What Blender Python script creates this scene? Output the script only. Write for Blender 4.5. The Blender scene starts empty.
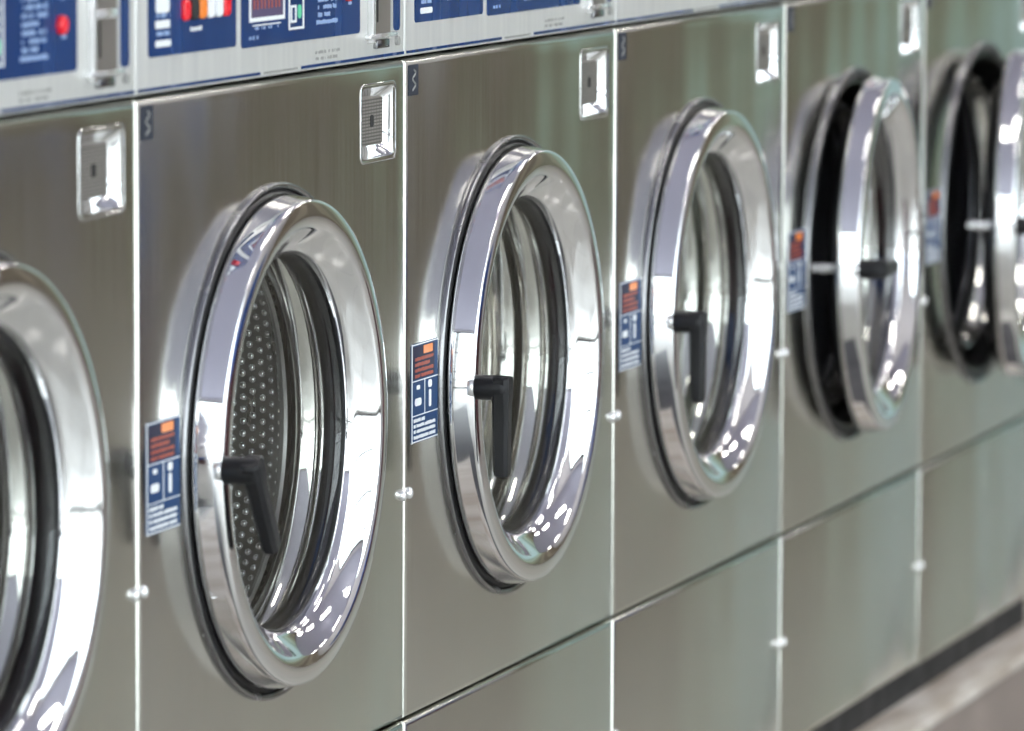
import bpy, bmesh, math, random
from mathutils import Vector, Matrix, geometry

random.seed(7)
scene = bpy.context.scene
COL = scene.collection
R = math.radians
W = 0.66            # width of one washer
Z0 = 1.10           # height of the joint between control panel and front panel
ZB = 0.20           # top of the plinth the washers stand on

# ---------------------------------------------------------------- camera
yaw, pit, rol = R(17.91755), R(-6.08668), R(0.17364)
FPX = 5666.258
fw = Vector((math.cos(pit) * math.cos(yaw), math.cos(pit) * math.sin(yaw), math.sin(pit)))
rt = fw.cross(Vector((0, 0, 1))).normalized()
up = rt.cross(fw)
rt2 = math.cos(rol) * rt + math.sin(rol) * up
up2 = -math.sin(rol) * rt + math.cos(rol) * up
cam = bpy.data.cameras.new('camera')
cam.sensor_width = 36.0
cam.lens = FPX / 1024 * 36.0
cam.clip_end = 200
cam.dof.use_dof = True
cam.dof.focus_distance = 5.15
cam.dof.aperture_fstop = 6.6
camo = bpy.data.objects.new('camera', cam)
COL.objects.link(camo)
m = Matrix((rt2, up2, -fw)).transposed().to_4x4()
m.translation = Vector((-4.21557513, -1.67926241, Z0 + 0.268827841))
camo.matrix_world = m
scene.camera = camo

# ---------------------------------------------------------------- daylight, exposure
world = bpy.data.worlds.new('daylight')
scene.world = world
world.use_nodes = True
nt = world.node_tree
bg = nt.nodes['Background']
bg.inputs[0].default_value = (0.90, 0.95, 1.0, 1)
bg.inputs[1].default_value = 5.0
scene.view_settings.view_transform = 'Standard'
scene.view_settings.look = 'None'
scene.view_settings.gamma = 1.0
scene.view_settings.use_curve_mapping = False
scene.view_settings.exposure = 0.0
scene.cycles.use_denoising = True
scene.cycles.max_bounces = 12
scene.cycles.glossy_bounces = 8
scene.cycles.transparent_max_bounces = 12
scene.cycles.caustics_reflective = True
scene.cycles.blur_glossy = 0.3
scene.cycles.sample_clamp_indirect = 6.0

# ---------------------------------------------------------------- helpers
def tag(o, label=None, cat=None, group=None, kind=None):
    if label: o['label'] = label
    if cat: o['category'] = cat
    if group: o['group'] = group
    if kind: o['kind'] = kind
    return o

def mesh_of(name, bm, mat, smooth=None):
    me = bpy.data.meshes.new(name)
    bmesh.ops.recalc_face_normals(bm, faces=bm.faces) if smooth != 'raw' else None
    bm.to_mesh(me)
    bm.free()
    if mat: me.materials.append(mat)
    if smooth is not None and smooth != 'raw':
        for p in me.polygons: p.use_smooth = True
        if smooth < 180: me.set_sharp_from_angle(angle=R(smooth))
    return me

def link(name, me, parent=None, loc=(0, 0, 0)):
    o = bpy.data.objects.new(name, me)
    COL.objects.link(o)
    o.parent = parent
    o.location = loc
    return o

def box(bm, x0, x1, y0, y1, z0, z1, bev=0.0):
    r = bmesh.ops.create_cube(bm, size=1.0)
    vs = r['verts']
    for v in vs:
        v.co = Vector(((x0 + x1) / 2 + v.co.x * (x1 - x0), (y0 + y1) / 2 + v.co.y * (y1 - y0), (z0 + z1) / 2 + v.co.z * (z1 - z0)))
    if bev:
        es = list({e for v in vs for e in v.link_edges})
        bmesh.ops.bevel(bm, geom=es, offset=bev, segments=2, affect='EDGES', profile=0.5)

def lathe(bm, prof, cx, cz, segs=128, closed=False, a0=0.0):
    """profile of (radius, y) turned about the Y axis through (cx, cz)"""
    rings = []
    for r, y in prof:
        rings.append([bm.verts.new((cx + r * math.cos(a0 + 2 * math.pi * i / segs), y, cz + r * math.sin(a0 + 2 * math.pi * i / segs))) for i in range(segs)])
    pairs = list(zip(rings, rings[1:]))
    if closed: pairs.append((rings[-1], rings[0]))
    for A, B in pairs:
        for i in range(segs):
            j = (i + 1) % segs
            bm.faces.new((A[i], A[j], B[j], B[i]))
    return rings

def cap(bm, ring):
    bm.faces.new(ring)

def rrect(x0, x1, z0, z1, r, n=5):
    pts = []
    for cx, cz, a in ((x1 - r, z0 + r, -90), (x1 - r, z1 - r, 0), (x0 + r, z1 - r, 90), (x0 + r, z0 + r, 180)):
        for k in range(n + 1):
            t = R(a + 90 * k / n)
            pts.append((cx + r * math.cos(t), cz + r * math.sin(t)))
    return pts

def slab(bm, pts, yb, yf, bev=0.0):
    """a flat plate of outline pts (x, z) from y = yb to its face at y = yf"""
    cx = sum(p[0] for p in pts) / len(pts); cz = sum(p[1] for p in pts) / len(pts)
    A = [bm.verts.new((x, yb, z)) for x, z in pts]
    lay = [A]
    if bev:
        lay.append([bm.verts.new((x, yf + bev, z)) for x, z in pts])
        B = []
        for x, z in pts:
            d = Vector((x - cx, z - cz)); l = d.length
            d *= (l - bev * 1.2) / l
            B.append(bm.verts.new((cx + d.x, yf, cz + d.y)))
        lay.append(B)
    else:
        lay.append([bm.verts.new((x, yf, z)) for x, z in pts])
    n = len(pts)
    for P, Q in zip(lay, lay[1:]):
        for i in range(n):
            j = (i + 1) % n
            bm.faces.new((P[i], P[j], Q[j], Q[i]))
    bm.faces.new(lay[-1])
    bm.faces.new(list(reversed(A)))

def sheet_with_holes(bm, outer, holes, y):
    """flat sheet at y bounded by outer with holes cut out; returns vertex rings"""
    vs, es, n0 = [], [], 0
    loops = [outer] + holes
    for lp in loops:
        k = len(lp)
        vs += [Vector(p) for p in lp]
        es += [(n0 + i, n0 + (i + 1) % k) for i in range(k)]
        n0 += k
    cv, ce, cf, ov, oe, of = geometry.delaunay_2d_cdt(vs, es, [], 0, 1e-7)
    bv = [bm.verts.new((v.x, y, v.y)) for v in cv]
    def inside(p, lp):
        c = False
        for (x1, z1), (x2, z2) in zip(lp, lp[1:] + lp[:1]):
            if (z1 > p.y) != (z2 > p.y) and p.x < (x2 - x1) * (p.y - z1) / (z2 - z1) + x1: c = not c
        return c
    for f in cf:
        ctr = sum((cv[i] for i in f), Vector((0, 0))) / len(f)
        if not any(inside(ctr, h) for h in holes):
            bm.faces.new([bv[i] for i in f])
    where = {}
    for i, o in enumerate(ov):
        for q in o: where[q] = bv[i]
    rings, n0 = [], 0
    for lp in loops:
        rings.append([where[n0 + i] for i in range(len(lp))])
        n0 += len(lp)
    return rings

def bridge(bm, A, B):
    n = len(A)
    for i in range(n):
        j = (i + 1) % n
        bm.faces.new((A[i], A[j], B[j], B[i]))

def tube(bm, pts, rad, segs=10, sy=1.0):
    """round bar along points"""
    rings = []
    for i, p in enumerate(pts):
        p = Vector(p)
        a = Vector(pts[max(i - 1, 0)]); b = Vector(pts[min(i + 1, len(pts) - 1)])
        t = (b - a).normalized()
        u = t.cross(Vector((0.13, 0.2, 0.97)) if abs(t.z) < 0.9 else Vector((1, 0, 0))).normalized()
        w = t.cross(u)
        r = rad[i] if isinstance(rad, (list, tuple)) else rad
        rings.append([bm.verts.new(p + r * (math.cos(2 * math.pi * k / segs) * u + math.sin(2 * math.pi * k / segs) * w)) for k in range(segs)])
    for A, B in zip(rings, rings[1:]): bridge(bm, A, B)
    bm.faces.new(rings[0]); bm.faces.new(rings[-1])

# ---------------------------------------------------------------- materials
def mat(name, col, rough=0.5, metal=0.0, **kw):
    mt = bpy.data.materials.new(name)
    mt.use_nodes = True
    b = mt.node_tree.nodes['Principled BSDF']
    b.inputs['Base Color'].default_value = (*col, 1)
    b.inputs['Roughness'].default_value = rough
    b.inputs['Metallic'].default_value = metal
    for k, v in kw.items(): b.inputs[k].default_value = v
    return mt

def nodes(mt): return mt.node_tree.nodes, mt.node_tree.links, mt.node_tree.nodes['Principled BSDF']

def add_noise(mt, scale=(1, 1, 1), nscale=5.0, detail=3.0, coord='Object', rough=None, bump=None, cols=None, dist=0.002):
    N, L, b = nodes(mt)
    tc = N.new('ShaderNodeTexCoord'); mp = N.new('ShaderNodeMapping'); ns = N.new('ShaderNodeTexNoise')
    mp.inputs['Scale'].default_value = scale
    ns.inputs['Scale'].default_value = nscale; ns.inputs['Detail'].default_value = detail
    L.new(tc.outputs[coord], mp.inputs[0]); L.new(mp.outputs[0], ns.inputs['Vector'])
    if rough:
        mr = N.new('ShaderNodeMapRange')
        mr.inputs['From Min'].default_value = 0.3; mr.inputs['From Max'].default_value = 0.7
        mr.inputs['To Min'].default_value = rough[0]; mr.inputs['To Max'].default_value = rough[1]
        L.new(ns.outputs['Fac'], mr.inputs['Value']); L.new(mr.outputs[0], b.inputs['Roughness'])
    if cols:
        cr = N.new('ShaderNodeValToRGB')
        cr.color_ramp.elements[0].position = 0.32; cr.color_ramp.elements[1].position = 0.68
        cr.color_ramp.elements[0].color = (*cols[0], 1); cr.color_ramp.elements[1].color = (*cols[1], 1)
        L.new(ns.outputs['Fac'], cr.inputs[0]); L.new(cr.outputs[0], b.inputs['Base Color'])
    if bump:
        bp = N.new('ShaderNodeBump')
        bp.inputs['Strength'].default_value = bump; bp.inputs['Distance'].default_value = dist
        L.new(ns.outputs['Fac'], bp.inputs['Height'])
        old = b.inputs['Normal'].links
        if old: L.new(old[0].from_socket, bp.inputs['Normal'])
        L.new(bp.outputs[0], b.inputs['Normal'])
    return ns

M = {}
# brushed stainless steel: fine vertical grain, slightly wavy sheet
s = M['steel'] = mat('brushed_steel', (0.66, 0.65, 0.59), 0.2, 1.0)
add_noise(s, (60, 60, 1.2), 4.0, 2.0, rough=(0.15, 0.20), cols=((0.66, 0.66, 0.61), (0.70, 0.70, 0.65)))
ns = add_noise(s, (4.0, 4.0, 0.8), 1.4, 1.0, bump=0.5, dist=0.012)
N, L, b = nodes(s)
oi = N.new('ShaderNodeObjectInfo'); va = N.new('ShaderNodeVectorMath'); vm = N.new('ShaderNodeVectorMath'); vm.operation = 'SCALE'; vm.inputs['Scale'].default_value = 3.7
src = ns.inputs['Vector'].links[0].from_socket
L.new(oi.outputs['Location'], vm.inputs[0]); L.new(vm.outputs[0], va.inputs[0]); L.new(src, va.inputs[1]); L.new(va.outputs[0], ns.inputs['Vector'])
N, L, b = nodes(s)
tg = N.new('ShaderNodeTangent'); tg.direction_type = 'RADIAL'; tg.axis = 'Z'
L.new(tg.outputs[0], b.inputs['Tangent'])
b.inputs['Anisotropic'].default_value = 0.3
b.inputs['Anisotropic Rotation'].default_value = 0.25
M['chrome'] = mat('polished_chrome', (0.86, 0.86, 0.87), 0.035, 1.0)
add_noise(M['chrome'], (1, 1, 1), 14.0, 2.0, rough=(0.025, 0.05))
M['bezel'] = mat('satin_bezel_metal', (0.30, 0.30, 0.31), 0.22, 1.0)
add_noise(M['bezel'], (1, 1, 1), 30.0, 2.0, rough=(0.16, 0.3))
M['drumsteel'] = mat('drum_steel', (0.80, 0.78, 0.75), 0.08, 1.0)
add_noise(M['drumsteel'], (1, 6, 1), 8.0, 2.0, rough=(0.05, 0.12))
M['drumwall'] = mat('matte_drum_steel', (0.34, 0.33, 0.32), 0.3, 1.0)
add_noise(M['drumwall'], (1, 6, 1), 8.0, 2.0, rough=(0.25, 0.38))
M['shadeddrum'] = mat('shaded_drum_steel', (0.10, 0.10, 0.11), 0.35, 1.0)  # drum steel darkened to stand for the shade behind the ajar doors
add_noise(M['shadeddrum'], (1, 6, 1), 8.0, 2.0, rough=(0.3, 0.42))
M['rubber'] = mat('black_rubber', (0.010, 0.010, 0.011), 0.4, 0.0, **{'Specular IOR Level': 0.25})
add_noise(M['rubber'], (1, 1, 1), 40.0, 2.0, rough=(0.32, 0.45))
M['dark'] = mat('dark_gap', (0.012, 0.012, 0.013), 0.7)
add_noise(M['dark'], (1, 1, 1), 20.0, 2.0, rough=(0.6, 0.8))
M['plastic'] = mat('black_handle_plastic', (0.014, 0.014, 0.016), 0.34, **{'Specular IOR Level': 0.28})
add_noise(M['plastic'], (1, 1, 1), 400.0, 2.0, rough=(0.32, 0.4))
M['silver'] = mat('silver_collar', (0.85, 0.85, 0.85), 0.2, 0.7)
add_noise(M['silver'], (1, 1, 1), 30.0, 2.0, rough=(0.12, 0.28))
M['coinplate'] = mat('coin_plate_metal', (0.24, 0.215, 0.195), 0.35, 0.5)
add_noise(M['coinplate'], (1, 1, 1), 30.0, 2.0, rough=(0.3, 0.4))
M['fascia'] = mat('satin_aluminium_fascia', (0.62, 0.62, 0.60), 0.38, 0.35)
add_noise(M['fascia'], (20, 20, 1.0), 4.0, 3.0, rough=(0.30, 0.46), cols=((0.58, 0.58, 0.57), (0.68, 0.68, 0.66)))
M['blue'] = mat('blue_overlay', (0.008, 0.045, 0.19), 0.22, **{'Specular IOR Level': 0.3})
add_noise(M['blue'], (6, 6, 1), 3.0, 2.0, rough=(0.16, 0.3), cols=((0.005, 0.030, 0.125), (0.010, 0.043, 0.16)))
M['sticker'] = mat('navy_sticker', (0.012, 0.045, 0.13), 0.3, **{'Specular IOR Level': 0.12})
add_noise(M['sticker'], (1, 1, 1), 20.0, 2.0, rough=(0.5, 0.6))
M['stickerdark'] = mat('dark_sticker_field', (0.018, 0.018, 0.045), 0.3, **{'Specular IOR Level': 0.12})
add_noise(M['stickerdark'], (1, 1, 1), 20.0, 2.0, rough=(0.5, 0.6))
M['white'] = mat('white_print', (0.80, 0.82, 0.84), 0.4)
add_noise(M['white'], (1, 1, 1), 50.0, 2.0, rough=(0.35, 0.5))
M['palebl'] = mat('pale_blue_print', (0.30, 0.42, 0.66), 0.4)
add_noise(M['palebl'], (1, 1, 1), 50.0, 2.0, rough=(0.35, 0.5))
M['greyprint'] = mat('grey_print', (0.30, 0.30, 0.29), 0.5)
add_noise(M['greyprint'], (1, 1, 1), 50.0, 2.0, rough=(0.4, 0.55))
M['orange'] = mat('orange_print', (0.85, 0.22, 0.02), 0.4)
add_noise(M['orange'], (1, 1, 1), 50.0, 2.0, rough=(0.35, 0.5))
M['redprint'] = mat('red_print', (0.34, 0.07, 0.04), 0.5, **{'Specular IOR Level': 0.15})
add_noise(M['redprint'], (1, 1, 1), 50.0, 2.0, rough=(0.35, 0.5))
M['red'] = mat('red_button', (0.80, 0.015, 0.03), 0.25)
add_noise(M['red'], (1, 1, 1), 50.0, 2.0, rough=(0.2, 0.3))
M['green'] = mat('green_print', (0.10, 0.55, 0.32), 0.4)
add_noise(M['green'], (1, 1, 1), 50.0, 2.0, rough=(0.35, 0.5))
M['tagm'] = mat('dark_number_tag', (0.035, 0.04, 0.055), 0.35, **{'Specular IOR Level': 0.12})
add_noise(M['tagm'], (1, 1, 1), 50.0, 2.0, rough=(0.5, 0.6))
M['wintag'] = mat('display_window', (0.10, 0.08, 0.16), 0.15)
add_noise(M['wintag'], (1, 1, 1), 50.0, 2.0, rough=(0.1, 0.2))
k = M['key'] = mat('knurled_lock_plate', (0.62, 0.58, 0.55), 0.4, 0.6)
N, L, b = nodes(k)
tc = N.new('ShaderNodeTexCoord'); ck = N.new('ShaderNodeTexBrick'); mp = N.new('ShaderNodeMapping')
mp.inputs['Rotation'].default_value = (R(90), 0, 0)
ck.offset = 0.0; ck.inputs['Scale'].default_value = 1.0
ck.inputs['Brick Width'].default_value = 0.0075; ck.inputs['Row Height'].default_value = 0.0030; ck.inputs['Mortar Size'].default_value = 0.0007
bp = N.new('ShaderNodeBump'); bp.inputs['Strength'].default_value = 0.8; bp.inputs['Distance'].default_value = 0.001; bp.invert = True
ck.inputs['Color1'].default_value = (0.40, 0.37, 0.34, 1); ck.inputs['Color2'].default_value = (0.36, 0.33, 0.31, 1); ck.inputs['Mortar'].default_value = (0.14, 0.13, 0.12, 1)
L.new(tc.outputs['Object'], mp.inputs[0]); L.new(mp.outputs[0], ck.inputs['Vector'])
L.new(ck.outputs['Color'], b.inputs['Base Color']); L.new(ck.outputs['Fac'], bp.inputs['Height']); L.new(bp.outputs[0], b.inputs['Normal'])
# clear glass: transparent with a Fresnel reflection
g = M['glass'] = bpy.data.materials.new('clear_glass'); g.use_nodes = True
N, L = g.node_tree.nodes, g.node_tree.links
N.remove(N['Principled BSDF'])
tr = N.new('ShaderNodeBsdfTransparent'); gl = N.new('ShaderNodeBsdfGlossy'); mx = N.new('ShaderNodeMixShader'); fr = N.new('ShaderNodeLayerWeight'); pw = N.new('ShaderNodeMath'); ma = N.new('ShaderNodeMath')
tr.inputs[0].default_value = (0.95, 0.97, 0.96, 1)
gl.inputs['Roughness'].default_value = 0.01
fr.inputs['Blend'].default_value = 0.5
pw.operation = 'POWER'; pw.inputs[1].default_value = 5.0
ma.operation = 'MULTIPLY_ADD'; ma.inputs[1].default_value = 0.8; ma.inputs[2].default_value = 0.04
L.new(fr.outputs['Facing'], pw.inputs[0]); L.new(pw.outputs[0], ma.inputs[0])
L.new(ma.outputs[0], mx.inputs[0]); L.new(tr.outputs[0], mx.inputs[1]); L.new(gl.outputs[0], mx.inputs[2])
L.new(mx.outputs[0], N['Material Output'].inputs[0])
# room
M['floor'] = mat('grey_beige_floor_tile', (0.6, 0.58, 0.53), 0.14)
N, L, b = nodes(M['floor'])
tc = N.new('ShaderNodeTexCoord'); ck = N.new('ShaderNodeTexBrick')
ck.offset = 0.0; ck.inputs['Scale'].default_value = 1.0; ck.inputs['Brick Width'].default_value = 0.4; ck.inputs['Row Height'].default_value = 0.4; ck.inputs['Mortar Size'].default_value = 0.004
ck.inputs['Color1'].default_value = (0.47, 0.455, 0.41, 1); ck.inputs['Color2'].default_value = (0.43, 0.42, 0.38, 1); ck.inputs['Mortar'].default_value = (0.38, 0.37, 0.34, 1)
L.new(tc.outputs['Object'], ck.inputs['Vector']); L.new(ck.outputs['Color'], b.inputs['Base Color'])
M['ceiling'] = mat('cool_white_ceiling', (0.50, 0.49, 0.61), 0.8)
add_noise(M['ceiling'], (1, 1, 1), 3.0, 2.0, rough=(0.75, 0.9))
M['wall'] = mat('painted_wall', (0.62, 0.61, 0.64), 0.7)
add_noise(M['wall'], (1, 1, 1), 3.0, 2.0, rough=(0.6, 0.8))
# unseen far wall: upright colour blocks invented for the tones mirrored in the steel
M['sage'] = mat('reflection_tone_wall', (0.42, 0.48, 0.38), 0.6)
N, L, b = nodes(M['sage'])
tc = N.new('ShaderNodeTexCoord'); sp = N.new('ShaderNodeSeparateXYZ'); mr = N.new('ShaderNodeMapRange'); cr = N.new('ShaderNodeValToRGB')
mr.inputs['From Min'].default_value = -5.2; mr.inputs['From Max'].default_value = 0.8
L.new(tc.outputs['Object'], sp.inputs[0]); L.new(sp.outputs['Y'], mr.inputs['Value']); L.new(mr.outputs[0], cr.inputs[0]); L.new(cr.outputs[0], b.inputs['Base Color'])
cr.color_ramp.interpolation = 'CONSTANT'
blocks = [(-5.2, (0.36, 0.30, 0.22)), (-4.5, (0.50, 0.44, 0.33)), (-4.1, (0.30, 0.255, 0.19)), (-3.7, (0.46, 0.42, 0.30)), (-3.35, (0.36, 0.36, 0.25)), (-3.0, (0.52, 0.53, 0.38)),
          (-2.7, (0.32, 0.42, 0.31)), (-2.45, (0.44, 0.54, 0.43)), (-2.2, (0.30, 0.43, 0.37)), (-1.95, (0.42, 0.58, 0.53)), (-1.7, (0.50, 0.70, 0.70))]
blocks = [(yy, tuple((0.60 if yy < -2.75 else 1.05) * q for q in cc)) for yy, cc in blocks]
for i, (yy, cc) in enumerate(blocks):
    p = (yy + 5.2) / 6.0
    e_ = cr.color_ramp.elements[0] if i == 0 else (cr.color_ramp.elements[1] if i == 1 else cr.color_ramp.elements.new(p))
    e_.position = p; e_.color = (*cc, 1)
M['addedblue'] = mat('added_counter_blue', (0.01, 0.06, 0.27), 0.5)  # colours of the counter added for the chrome reflections
add_noise(M['addedblue'], (1, 1, 1), 3.0, 2.0, rough=(0.4, 0.6))
M['addedred'] = mat('added_counter_dark_red', (0.07, 0.012, 0.016), 0.5)
add_noise(M['addedred'], (1, 1, 1), 3.0, 2.0, rough=(0.4, 0.6))
M['frame'] = mat('bronze_window_frame', (0.06, 0.055, 0.055), 0.4, 0.3)
add_noise(M['frame'], (1, 1, 1), 10.0, 2.0, rough=(0.3, 0.45))
M['pave'] = mat('pale_pavement', (0.55, 0.54, 0.52), 0.8)
add_noise(M['pave'], (1, 1, 1), 2.0, 3.0, cols=((0.5, 0.49, 0.47), (0.6, 0.59, 0.57)))
M['plinth'] = mat('taupe_painted_plinth', (0.27, 0.22, 0.195), 0.6, **{'Specular IOR Level': 0.2})
add_noise(M['plinth'], (1, 1, 1), 8.0, 4.0, rough=(0.5, 0.7), cols=((0.24, 0.20, 0.18), (0.30, 0.25, 0.225)))
M['ledge'] = mat('worn_pale_ledge', (0.56, 0.52, 0.48), 0.45)
add_noise(M['ledge'], (1, 5, 1), 9.0, 5.0, rough=(0.35, 0.6), cols=((0.40, 0.33, 0.27), (0.66, 0.62, 0.58)))
def emit(name, col, st):
    mt = mat(name, (0.9, 0.9, 0.9), 0.5)
    b = mt.node_tree.nodes['Principled BSDF']
    b.inputs['Emission Color'].default_value = (*col, 1); b.inputs['Emission Strength'].default_value = st
    return mt
M['lamp'] = emit('fluorescent_tube_glow', (1.0, 0.97, 0.90), 46.0)

# ---------------------------------------------------------------- the room
XL, XR, YF, YB, ZC = -6.2, 11.0, -5.2, 0.78, 3.8
def struct(name, bm, mt, smooth=None):
    return tag(link(name, mesh_of(name, bm, mt, smooth)), kind='structure')
def sbox(name, mt, *a, **k):
    bm = bmesh.new(); box(bm, *a, **k); return struct(name, bm, mt)
sbox('floor', M['floor'], XL, XR, YF, YB, -0.1, 0)
sbox('ceiling', M['ceiling'], XL, XR, YF, YB, ZC, ZC + 0.1)
sbox('wall_back', M['wall'], XL, XR, YB, YB + 0.15, 0, ZC)
sbox('wall_right', M['sage'], XR, XR + 0.15, YF, YB, 0, ZC)
sbox('ground', M['pave'], -40, 40, -40, 20, -0.3, -0.11)

def glazing(name, axis, c, a0, a1, z0, z1, n, th=0.06):
    """window wall: frame bars with a pane between each pair; axis 'x' runs along x at y = c"""
    bm = bmesh.new()
    def bar(p0, p1, q0, q1):
        if axis == 'x': box(bm, p0, p1, c - th / 2, c + th / 2, q0, q1)
        else: box(bm, c - th / 2, c + th / 2, p0, p1, q0, q1)
    bar(a0, a1, z0, z0 + th); bar(a0, a1, z1 - th, z1); bar(a0, a1, 1.0, 1.0 + th); bar(a0, a1, 2.2, 2.2 + th)
    for i in range(n + 1):
        t = a0 + (a1 - a0 - th) * i / n
        bar(t, t + th, z0 + th, z1 - th)
    o = struct(name, bm, M['frame'])
    for i in range(n):
        t0 = a0 + (a1 - a0 - th) * i / n + th; t1 = a0 + (a1 - a0 - th) * (i + 1) / n
        bm = bmesh.new()
        if axis == 'x': box(bm, t0, t1, c - 0.004, c + 0.004, z0 + th, z1 - th)
        else: box(bm, c - 0.004, c + 0.004, t0, t1, z0 + th, z1 - th)
        link('pane', mesh_of('pane', bm, M['glass']), o)
    return o
# left end: full-height shop front
WZ = 3.65
sbox('wall_left', M['wall'], XL - 0.15, XL, YF, YB, WZ, ZC)
glazing('window_1', 'y', XL - 0.05, YF, YB, 0.0, WZ, 4)
# side opposite the washers: shop front on the near half, painted wall further on
XW = 3.0
bm = bmesh.new()
box(bm, XL, XW, YF - 0.15, YF, WZ, ZC)
box(bm, XW, XR, YF - 0.15, YF, 0, ZC)
struct('wall_front', bm, M['wall'])
glazing('window_2', 'x', YF - 0.05, XL, XW, 0.0, WZ, 7)
# unseen counter, added to give the chrome dark red and blue reflections
sbox('added_counter_base', M['addedred'], 3.4, 4.7, -3.20, -2.52, 0.0, 0.68)
sbox('added_counter_top', M['addedblue'], 3.36, 4.74, -3.24, -2.48, 0.68, 1.0, bev=0.01)

# unseen dark strip along the washers, added to darken reflections in the rims
M['border'] = mat('added_dark_strip', (0.07, 0.07, 0.075), 0.35)
add_noise(M['border'], (1, 1, 1), 6.0, 3.0, rough=(0.3, 0.45), cols=((0.06, 0.06, 0.065), (0.085, 0.085, 0.09)))
sbox('added_floor_strip', M['border'], XL, XR, -0.24, -0.05, -0.02, 0.002)
# plinth under the washers
sbox('plinth', M['plinth'], -1.4, 5.2, -0.050, YB, 0.0, ZB - 0.012)
bm = bmesh.new(); box(bm, -1.4, 5.2, -0.055, YB, ZB - 0.012, ZB, bev=0.003)
struct('trim_1', bm, M['ledge'])

# ceiling lights
def ceiling_light(x, y, label):
    t = link('ceiling_light', None, None, (x, y, ZC))
    tag(t, label, 'ceiling light', 'fluorescent lights over the aisle')
    bm = bmesh.new(); box(bm, -0.62, 0.62, -0.15, 0.15, -0.05, 0.0, bev=0.004)
    link('housing', mesh_of('housing', bm, M['wall']), t)
    for dy in (-0.07, 0.07):
        bm = bmesh.new(); tube(bm, [(-0.58, dy, -0.075), (0.58, dy, -0.075)], 0.019, 12)
        link('tube', mesh_of('tube', bm, M['lamp'], 60), t)
ORD = ('first', 'second', 'third', 'fourth', 'fifth', 'sixth')
for i, x in enumerate((1.8, 4.3, 6.8, 9.3)):
    for y, row in ((-1.2, 'in the row nearest the washers'), (-3.6, 'in the row nearest the windows')):
        ceiling_light(x, y, ORD[i] + ' twin-tube ceiling light from the shop front ' + row)

# ---------------------------------------------------------------- the washers
CX, CZ = 0.315, -0.312          # centre of the door on the front panel
HX, HY = 0.545, -0.012          # hinge line
OFF = Vector((-W / 2, -0.35, Z0 - ZB))   # panel frame inside a washer's own frame (origin on the plinth, mid depth)

SH = {}     # shared meshes
def share(name, build, mt, smooth=None):
    bm = bmesh.new(); build(bm); SH[name] = mesh_of(name, bm, mt, smooth)

def rounded_panel(bm, x0, x1, z0, z1, holes, rho=0.006, depth=0.02):
    # outline with enough points for the rounding
    def inset(s): return [(x0 + s, z0 + s), (x1 - s, z0 + s), (x1 - s, z1 - s), (x0 + s, z1 - s)]
    rings = sheet_with_holes(bm, inset(rho), holes, 0.0)
    prev = rings[0]
    for k in range(1, 6):
        t = R(90 * k / 5)
        s = rho * (1 - math.sin(t)); y = rho * (1 - math.cos(t))
        cur = [bm.verts.new((x, y, z)) for x, z in inset(s)]
        bridge(bm, prev, cur); prev = cur
    cur = [bm.verts.new((v.co.x, depth, v.co.z)) for v in prev]
    bridge(bm, prev, cur)
    for h in rings[1:]:
        c = [bm.verts.new((v.co.x, 0.004, v.co.z)) for v in h]
        bridge(bm, h, c)

LK = (0.537, 0.634, -0.0895, -0.0180)     # lock recess x0 x1 z0 z1
hole = [(CX + 0.204 * math.cos(2 * math.pi * i / 128), CZ + 0.204 * math.sin(2 * math.pi * i / 128)) for i in range(128)]
G = 0.0013
share('front_panel', lambda bm: rounded_panel(bm, G, W - G, -0.6090, -0.0018, [hole, rrect(LK[0] + .004, LK[1] - .004, LK[2] + .004, LK[3] - .004, 0.006)]), M['steel'], 40)
share('lower_panel', lambda bm: rounded_panel(bm, G, W - G, -0.860, -0.6110, []), M['steel'], 40)

def b_body(bm):
    x0, x1, y0, y1, z0, z1 = 0.003, W - 0.003, 0.021, 0.72, -0.862, 0.175
    v = [bm.verts.new(p) for p in ((x0, y0, z0), (x1, y0, z0), (x1, y1, z0), (x0, y1, z0), (x0, y0, z1), (x1, y0, z1), (x1, y1, z1), (x0, y1, z1))]
    for f in ((0, 1, 2, 3), (4, 5, 6, 7), (1, 2, 6, 5), (2, 3, 7, 6), (3, 0, 4, 7)):
        bm.faces.new([v[i] for i in f])
share('cabinet', b_body, M['steel'])
share('kick_frame', lambda bm: box(bm, 0.0005, W - 0.0005, 0.012, 0.68, -0.900, -0.862), M['dark'])
# collar round the porthole
share('porthole_collar', lambda bm: lathe(bm, [(.2225, .002), (.2225, -.0026), (.2217, -.0042), (.2205, -.0046), (.2192, -.0042), (.2172, -.0030), (.2160, -.001), (.2155, .002)], CX, CZ, 160), M['bezel'], 180)
# rubber boot between cabinet and drum
share('boot', lambda bm: lathe(bm, [(.2165, .0015), (.2156, -.0015), (.2140, -.0032), (.2120, -.0045), (.2085, -.0040), (.2050, -.0005), (.203, .005), (.201, .016), (.199, .022), (.200, .030), (.196, .040), (.190, .043), (.186, .038), (.184, .028), (.180, .021), (.175, .018), (.171, .0155), (.1705, .013)], CX, CZ, 128), M['rubber'], 180)
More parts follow.
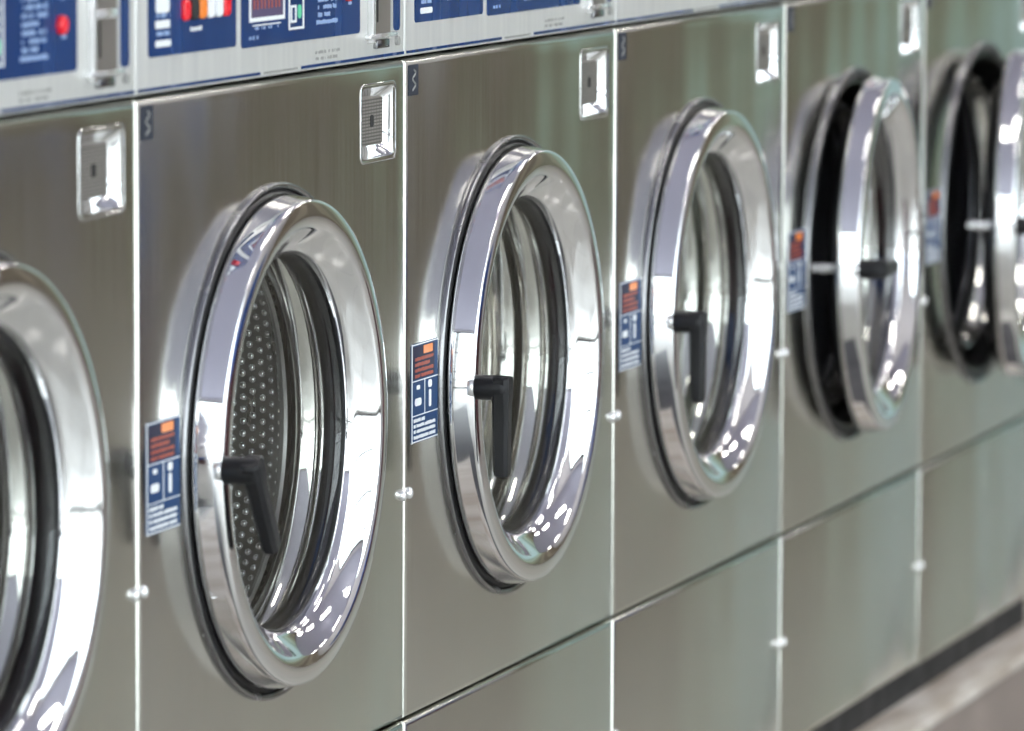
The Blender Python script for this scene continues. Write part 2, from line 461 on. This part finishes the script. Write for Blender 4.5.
# drum throat rings and drum
def throat(bm):
    lathe(bm, [(.1735, .0115), (.1715, .0125), (.1700, .0145), (.1682, .0205), (.1684, .0212), (.1692, .0220), (.1676, .0228), (.1640, .0350), (.1632, .0385), (.1645, .0405), (.171, .0425)], CX, CZ, 128)
share('throat_ring', throat, M['drumsteel'], 50)
share('throat_gap', lambda bm: lathe(bm, [(.172, 0.0410), (.180, 0.0430), (.184, 0.0470), (.182, 0.0510)], CX, CZ, 96), M['dark'], 180)
share('drum', lambda bm: cap(bm, lathe(bm, [(.176, 0.0530), (.1725, 0.0510), (.1715, 0.0540), (.1740, 0.0580), (.186, 0.0615), (.206, 0.0670), (.217, 0.0770), (.2205, 0.0890), (.221, 0.1070), (.221, 0.2270), (.2205, 0.3070), (.216, 0.3420), (.20, 0.3570), (.05, 0.3590)], CX, CZ, 128)[-1]), M['drumwall'], 50)
SH['drum_dark'] = SH['drum'].copy(); SH['drum_dark'].materials[0] = M['shadeddrum']
share('drum_smooth', lambda bm: cap(bm, lathe(bm, [(.180, .054), (.1730, .0510), (.1705, .0525), (.1690, .0560), (.1665, .0640), (.1645, .0720), (.1650, .0745), (.172, .0765), (.184, .0780), (.186, .0850), (.178, .0860), (.1745, .0880), (.1700, .1050), (.1690, .1120), (.175, .1150), (.20, .16), (.205, .30), (.20, .335), (.05, .34)], CX, CZ, 128)[-1]), M['drumsteel'], 40)
def dimples(bm, r0=0.221, rows=range(0, 15), y0=0.073, dy=0.0095, n=126, rad=0.0042):
    for k in rows:
        y = y0 + dy * k
        rr = r0 - (0.0035 if k == 0 else 0.0012 if k == 1 else 0)
        for i in range(n):
            a = 2 * math.pi * (i + 0.5 * (k % 2)) / n
            c = Vector((CX + rr * math.cos(a), y, CZ + rr * math.sin(a)))
            nrm = Vector((-math.cos(a), 0, -math.sin(a))); tg1 = Vector((0, 1, 0)); tg2 = Vector((-math.sin(a), 0, math.cos(a)))
            prev = None
            for fr_, h_ in ((1.0, -.0004), (0.90, .0014), (0.62, .0029), (0.28, .0037)):
                cur = [bm.verts.new(c + rad * fr_ * (math.cos(2 * math.pi * q / 8) * tg1 + math.sin(2 * math.pi * q / 8) * tg2) + nrm * h_) for q in range(8)]
                if prev: bridge(bm, prev, cur)
                prev = cur
            bm.faces.new(prev)
share('dimples', dimples, M['chrome'], 180)
SH['dimples_dark'] = SH['dimples'].copy(); SH['dimples_dark'].materials[0] = M['shadeddrum']

# door (built in the panel frame, then moved so that the hinge is its origin)
def rel(me):
    for v in me.vertices: v.co -= Vector((HX, HY, CZ))
    return me
def share_door(name, build, mt, smooth=None):
    share(name, build, mt, smooth); rel(SH[name])
DP = [(.170, .004), (.196, .003), (.205, -.0015), (.2105, -.0050), (.2122, -.0065), (.2130, -.0078), (.2121, -.0120), (.2108, -.0180), (.2096, -.0240), (.2087, -.0285), (.2081, -.0302), (.2070, -.0313),
      (.2050, -.0319), (.2010, -.0325), (.1975, -.0329), (.1945, -.0331), (.1918, -.0329), (.1893, -.0323), (.1870, -.0314), (.1850, -.0304), (.1837, -.0294), (.1825, -.0283), (.1800, -.0260), (.1760, -.0225), (.1715, -.0190), (.1670, -.0160), (.1645, -.0146), (.1630, -.0125), (.1622, -.006)]
share_door('door', lambda bm: lathe(bm, DP, CX, CZ, 192), M['chrome'], 180)
share_door('door_gasket', lambda bm: lathe(bm, [(.1650, -0.0080), (.1618, -0.0070), (.1605, -0.0030), (.1610, 0.0020), (.1600, 0.0045), (.1588, 0.0075), (.1592, 0.0110), (.1615, 0.0132), (.170, 0.0138), (.172, 0.0110), (.172, 0.0050)], CX, CZ, 128), M['rubber'], 180)
def bowl(bm):
    # glass bowl that reaches a little way into the drum, wall 4 mm
    o = [(.1612, -0.0050), (.156, -0.0048), (.150, -0.0042), (.11, -0.0015), (.06, 0.0000), (.0015, 0.0005)]
    r = lathe(bm, o, CX, CZ, 96); cap(bm, r[-1])
share_door('door_glass', bowl, M['glass'], 180)
def hinge(bm):
    box(bm, .528, .546, -.020, -.001, CZ - .045, CZ - .008, bev=.002)
    box(bm, .528, .546, -.020, -.001, CZ + .008, CZ + .045, bev=.002)
    tube(bm, [(HX, HY, CZ - .05), (HX, HY, CZ + .05)], .005, 12)
share_door('hinge', hinge, M['bezel'], 40)
HB = Vector((CX - .1990, -.0270, CZ))       # foot of the handle shaft on the rim
def shaft(bm): 
    lathe(bm, [(.0001, .006), (.0085, .006), (.0095, .004), (.0114, -.0050), (.0118, -.0060), (.0118, -.0290), (.0110, -.0340), (.009, -.0355), (.0001, -.0360)], 0, 0, 24)
    # small set screw
share('handle_shaft', shaft, M['plastic'], 50)
share('handle_collar', lambda bm: lathe(bm, [(.0090, .003), (.0122, .002), (.0124, .0005), (.0124, -.0025), (.0118, -.0038), (.0100, -.0040)], 0, 0, 24), M['silver'], 50)
share('set_screw', lambda bm: tube(bm, [(-.0075, -.0150, .0050), (-.0095, -.0150, .0062)], .0022, 10), M['silver'], 50)
def lever(bm):
    # flat bar hanging from the shaft end, y -0.044 .. -0.030
    secs = [(0.0108, .0085, .0080), (0.0085, .0105, .0090), (-.008, .0105, .0090), (-.014, .0088, .0082), (-.045, .0085, .0076), (-.078, .0080, .0072), (-.0825, .0074, .0064), (-.0845, .0052, .0042)]
    rings = []
    for z, hx, hy in secs:
        rings.append([bm.verts.new((hx * c, -.0285 + hy * s_, z)) for c, s_ in ((-1, -.55), (-.6, -1), (.6, -1), (1, -.55), (1, .55), (.6, 1), (-.6, 1), (-1, .55))])
    for A, B in zip(rings, rings[1:]): bridge(bm, A, B)
    bm.faces.new(rings[0]); bm.faces.new(rings[-1])
share('handle_lever', lever, M['plastic'], 35)
share_door('latch', lambda bm: tube(bm, [(CX - .196, .002, CZ), (CX - .196, .024, CZ), (CX - .199, .031, CZ)], [.006, .006, .004], 12), M['silver'], 50)

# lock
def lock_cup(bm):
    x0, x1, z0, z1 = LK
    prev = None
    for s_, y in ((0, .0003), (.0002, -.0004), (.0016, -.0005), (.0030, .0006), (.0056, .0040), (.0092, .0085), (.0125, .0125), (.0140, .0132)):
        cur = [bm.verts.new((x, y, z)) for x, z in rrect(x0 + s_, x1 - s_, z0 + s_, z1 - s_, 0.0075)]
        if prev: bridge(bm, prev, cur)
        prev = cur
    bm.faces.new(prev)
share('lock_cup', lock_cup, M['chrome'], 180)
def lock_plate(bm):
    slab(bm, rrect(LK[0] + .0060, LK[0] + .065, LK[2] + .0155, LK[3] - .0130, .002), .0132, .0014, .0012)
share('lock_plate', lock_plate, M['key'], 40)
share('keyhole', lambda bm: slab(bm, rrect(LK[0] + .030, LK[0] + .039, LK[2] + .032, LK[2] + .043, .003), .0018, .0010), M['dark'])

# control panel
CT = 0.175
share('control_panel', lambda bm: rounded_panel(bm, G, W - G, 0.0012, CT, [], rho=.005, depth=.022), M['fascia'], 40)
share('blue_overlay_a', lambda bm: slab(bm, rrect(.025, .2235, .031, .165, .004), .0005, -.0008), M['blue'])
share('blue_overlay_b', lambda bm: slab(bm, rrect(.2365, .534, .0285, .165, .004), .0005, -.0008), M['blue'])
share('blue_overlay_c', lambda bm: slab(bm, rrect(.626, .643, .0265, .165, .005), .0005, -.0008), M['blue'])
def chars(bm, x0, x1, z, h, y, dens=0.75, rnd=None):
    """a run of tiny print marks"""
    rnd = rnd or random
    x = x0
    while x < x1:
        w = h * rnd.uniform(.35, .8)
        if rnd.random() < dens:
            box(bm, x, min(x + w, x1), y, y + .0006, z + h * rnd.uniform(0, .15), z + h * rnd.uniform(.8, 1.0))
        x += w + h * .22
def stripe(bm):
    box(bm, .004, .282, -.0006, .0005, .0040, .0066); box(bm, .384, .655, -.0006, .0005, .0040, .0066)
share('blue_stripe', stripe, M['blue'])
def small_print(bm):
    chars(bm, .292, .374, .0042, .0022, -.0004, .8)
    chars(bm, .42, .482, .0150, .0030, -.0004); chars(bm, .42, .482, .0095, .0030, -.0004)
share('grey_lettering', small_print, M['greyprint'])
def white_a(bm):
    y = -.0013
    # hand symbol over a slot with printed lines, left of the first overlay
    for k, dx in enumerate((0, .0075, .015, .0225)):
        slab(bm, rrect(.040 + dx, .0455 + dx, .082 - (.004 if k in (0, 3) else 0), .104 - .004 * abs(k - 1.5), .002), y + .0006, y)
    slab(bm, rrect(.040, .070, .066, .084, .004), y + .0006, y)
    slab(bm, rrect(.039, .071, .0535, .0600, .002), y + .0006, y)
    slab(bm, rrect(.039, .073, .0385, .0440, .0025), y + .0006, y)
    chars(bm, .117, .145, .0480, .0040, y)
share('white_print_a', white_a, M['white'])
share('pale_print_a', lambda bm: [chars(bm, .042, .070, zz, .0038, -.0013) for zz in (.0475, .0620)], M['palebl'])
def white_b(bm):
    y = -.0013
    # frame of the display, symbols, printed lines
    for r_ in ((.254, .340, .0495, .0530), (.254, .258, .0530, .105), (.336, .340, .0530, .105)):
        slab(bm, [(r_[0], r_[2]), (r_[1], r_[2]), (r_[1], r_[3]), (r_[0], r_[3])], y + .0006, y)
    x0, x1, z0 = .350, .388, .039
    for r_ in ((x0, x1, z0, z0 + .002), (x0, x0 + .003, z0, .105), (x1 - .003, x1, z0, .105)):
        slab(bm, [(r_[0], r_[2]), (r_[1], r_[2]), (r_[1], r_[3]), (r_[0], r_[3])], y + .0006, y)
    for a, bb, c, d in ((.355, .369, .045, .047), (.355, .358, .047, .058), (.366, .369, .047, .058), (.355, .369, .058, .060), (.355, .380, .066, .068), (.355, .380, .074, .076), (.355, .380, .082, .084)):
        slab(bm, [(a, c), (bb, c), (bb, d), (a, d)], y + .0006, y)
    slab(bm, rrect(.262, .330, .0460, .0470, .0004), y + .0006, y)
share('white_print_b', white_b, M['white'])
def pale_b(bm):
    y = -.0013
    for k in range(10):
        chars(bm, .424 if k else .42, .474 - (.018 if k % 3 == 1 else 0), .0405 + .0065 * k, .0042, y)
    for k in range(4): chars(bm, .268 + .016 * k, .276 + .016 * k, .0425, .0030, y)
    chars(bm, .254, .275, .0345, .0035, y)
    chars(bm, .500, .511, .0545, .0035, y); chars(bm, .500, .511, .0850, .0035, y)
share('pale_print_b', pale_b, M['palebl'])
share('green_symbol', lambda bm: slab(bm, rrect(.3725, .3815, .048, .060, .004), -.0007, -.0014), M['green'])
share('display', lambda bm: slab(bm, [(.258, .053), (.336, .053), (.336, .105), (.258, .105)], -.0004, -.0012), M['wintag'])
share('display_digits', lambda bm: [slab(bm, rrect(.264 + .0175 * k + dx, .2665 + .0175 * k + dx, .060, .098, .001), -.0010, -.0016) for k in range(4) for dx in (0, .008)], M['redprint'])
share('red_button', lambda bm: slab(bm, rrect(-.0075, .0075, -.0075, .0075, .0068), 0, -.005, .0015), M['red'], 40)
share('selector_button', lambda bm: slab(bm, rrect(-.0072, .0072, -.0088, .0088, .0045), 0, -.0035, .0012), None, 40)
# coin slot
def coin_frame(bm):
    box(bm, .556, .563, -.006, .001, .018, .165, bev=.0012)
    box(bm, .548, .622, -.0065, .001, .0215, .0262, bev=.0012)
share('coin_frame', coin_frame, M['silver'], 40)
share('coin_ledge', lambda bm: box(bm, .562, .608, -.006, .001, .0665, .0745, bev=.0015), M['silver'], 40)
share('coin_plate', lambda bm: slab(bm, rrect(.558, .616, .024, .165, .002), .001, -.0010), M['coinplate'])
share('coin_slot', lambda bm: slab(bm, rrect(.578, .5815, .036, .066, .0015), -.0004, -.0016), M['dark'])
share('coin_cup', lambda bm: box(bm, .572, .606, -.004, .001, .0125, .0205, bev=.0012), M['bezel'], 40)
share('panel_screw', lambda bm: lathe(bm, [(.0058, .0008), (.0056, -.0015), (.0045, -.0034), (.0025, -.0044), (.0001, -.0047)], 0, 0, 16), M['silver'], 180)
share('key_switch', lambda bm: tube(bm, [(.634, .001, .0170), (.634, -.003, .0170)], .0042, 12), M['greyprint'], 50)

# stickers
SX0, SX1, SZ0, SZ1 = .0160, .0915, -.3560, -.2640
share('sticker_base', lambda bm: slab(bm, rrect(SX0, SX1, SZ0, SZ1, .003), .0003, -.0005), M['sticker'])
share('sticker_warning_field', lambda bm: slab(bm, rrect(SX0 + .004, SX1 - .010, SZ1 - .0330, SZ1 - .003, .001), -.0003, -.0008), M['stickerdark'])
share('sticker_orange_patch', lambda bm: slab(bm, rrect(SX0 + .034, SX1 - .016, SZ1 - .0110, SZ1 - .0035, .001), -.0006, -.0012), M['orange'])
def st_red(bm):
    for k in range(4): chars(bm, SX0 + .010, SX1 - .014 - (.010 if k == 1 else 0), SZ1 - .0165 - .0052 * k, .0036, -.0011, .95)
share('sticker_red_lettering', st_red, M['redprint'])
def st_white(bm):
    y = -.0010
    def rc(a, b_, c, d): slab(bm, [(a, c), (b_, c), (b_, d), (a, d)], y + .0006, y)
    rc(SX0 + .001, SX1 - .001, SZ1 - .0352, SZ1 - .0344); rc(SX0 + .001, SX1 - .001, SZ0 + .0248, SZ0 + .0256)
    rc(SX0 + .001, SX1 - .001, SZ0 + .0006, SZ0 + .0016); rc(SX0 + .001, SX0 + .0025, SZ0, SZ1); rc(SX0 + .001, SX1 - .001, SZ1 - .0016, SZ1 - .0006)
    rc(SX0 + .0375, SX0 + .0385, SZ0 + .0256, SZ1 - .0352)
    slab(bm, rrect(SX0 + .010, SX0 + .028, SZ0 + .0340, SZ0 + .0410, .003), y + .0006, y)        # drum symbol
    slab(bm, rrect(SX0 + .015, SX0 + .024, SZ0 + .0490, SZ0 + .0530, .002), y + .0006, y)
    slab(bm, rrect(SX0 + .048, SX0 + .058, SZ0 + .0480, SZ0 + .0550, .003), y + .0006, y)        # figure symbol
    slab(bm, rrect(SX0 + .050, SX0 + .056, SZ0 + .0300, SZ0 + .0460, .002), y + .0006, y)
    for k in range(4): chars(bm, SX0 + .007, SX1 - .008 - (.030 if k == 0 else 0), SZ0 + .0190 - .0052 * k, .0034, y, .95)
share('sticker_white_print', st_white, M['white'])
share('number_tag', lambda bm: slab(bm, rrect(.0080, .0345, -.0350, -.0070, .001), .0003, -.0008), M['tagm'])
def tag_mark(bm):
    pts = [(.021 + .004 * math.sin(t * 1.7), -.0012, -.0115 - .019 * t / 6.3) for t in [k * .45 for k in range(15)]]
    tube(bm, pts, .0009, 6)
share('number_mark', tag_mark, M['greyprint'])

selmats = ['red', 'dark', 'orange', 'white', 'white', 'red']
LABELS = [
    'stainless steel washer at the left edge, its round door cut by the frame',
    'stainless steel washer with closed door, tilted black lever and dimpled drum behind the glass',
    'stainless steel washer with straight hanging lever, right beside the washer with the tilted lever',
    'stainless steel washer with closed door, directly left of the washer with slightly open door',
    'stainless steel washer with round door slightly ajar and black lever turned sideways',
    'blurred stainless steel washer at the right edge, door ajar and cut by the frame',
]
def washer(n, label, open_deg, lever_deg, smooth_drum):
    t = link('washing_machine', None, None, ((n + .5) * W, .35, ZB))
    tag(t, label, 'washing machine', 'row of front-loading washers')
    def part(name, key, parent=t, loc=OFF): return link(name, SH[key], parent, loc)
    part('cabinet', 'cabinet'); part('kick_frame', 'kick_frame')
    fp = part('front_panel', 'front_panel'); part('lower_panel', 'lower_panel')
    part('porthole_collar', 'porthole_collar'); part('rubber_boot', 'boot')
    part('throat_ring', 'throat_ring'); part('throat_gap', 'throat_gap')
    if smooth_drum: part('drum', 'drum_smooth')
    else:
        dk = '_dark' if open_deg else ''  # ajar washers take the drum with shade put into its colour
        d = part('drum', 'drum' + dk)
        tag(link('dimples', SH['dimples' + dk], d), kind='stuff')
    # door
    dr = part('door', 'door', loc=OFF + Vector((HX, HY, CZ)))
    dr.rotation_euler = (0, 0, R(open_deg))
    for nm in ('door_gasket', 'door_glass', 'latch', 'hinge'):
        link(nm, SH[nm], dr)
    hb = HB - Vector((HX, HY, CZ))
    for nm in ('handle_shaft', 'handle_collar', 'set_screw', 'handle_lever'):
        o = link(nm, SH[nm], dr, hb)
        if nm == 'handle_lever': o.rotation_euler = (0, R(-lever_deg), 0)
    # lock
    lc = part('lock_cup', 'lock_cup')
    link('lock_plate', SH['lock_plate'], lc); link('keyhole', SH['keyhole'], lc)
    # control panel
    cp = part('control_panel', 'control_panel')
    for nm, key in (('blue_overlay', 'blue_overlay_a'), ('blue_overlay', 'blue_overlay_b'), ('blue_overlay', 'blue_overlay_c'), ('blue_stripe', 'blue_stripe'), ('grey_lettering', 'grey_lettering'),
                    ('white_print', 'white_print_a'), ('pale_print', 'pale_print_a'), ('white_print', 'white_print_b'), ('pale_print', 'pale_print_b'), ('green_symbol', 'green_symbol'),
                    ('display', 'display'), ('display_digits', 'display_digits'), ('coin_plate', 'coin_plate'), ('coin_frame', 'coin_frame'), ('coin_ledge', 'coin_ledge'), ('coin_slot', 'coin_slot'), ('coin_cup', 'coin_cup'), ('key_switch', 'key_switch')):
        o = link(nm, SH[key], cp)
        if 'print' in nm or 'lettering' in nm or 'digits' in nm or 'stripe' in nm: tag(o, kind='stuff')
    link('red_button', SH['red_button'], cp, (.4995, -.0008, .0655))
    for k, mname in enumerate(selmats):
        key = 'selector_' + mname
        if key not in SH:
            me = SH['selector_button'].copy(); me.materials.clear(); me.materials.append(M[mname]); SH[key] = me
        link('selector_button', SH[key], cp, (.1045 + .0185 * k, -.0008, .0665))
    # print on the front
    st = part('instruction_sticker', 'sticker_base')
    for nm in ('sticker_warning_field', 'sticker_orange_patch', 'sticker_red_lettering', 'sticker_white_print'):
        o = link(nm, SH[nm], st)
        if 'print' in nm or 'lettering' in nm: tag(o, kind='stuff')
    ng = part('number_tag', 'number_tag'); link('number_mark', SH['number_mark'], ng)
    for x in (.0095, W - .0085):
        for z in (-.400, -.733):
            part('panel_screw', 'panel_screw', loc=OFF + Vector((x, 0, z)))
    return t

for n, (od, ld, sm) in enumerate(((0, 5, False), (0, 32, False), (0, 1, True), (0, 1, True), (3.8, 88, False), (8.0, 80, False))):
    washer(n - 1, LABELS[n], od, ld, sm)
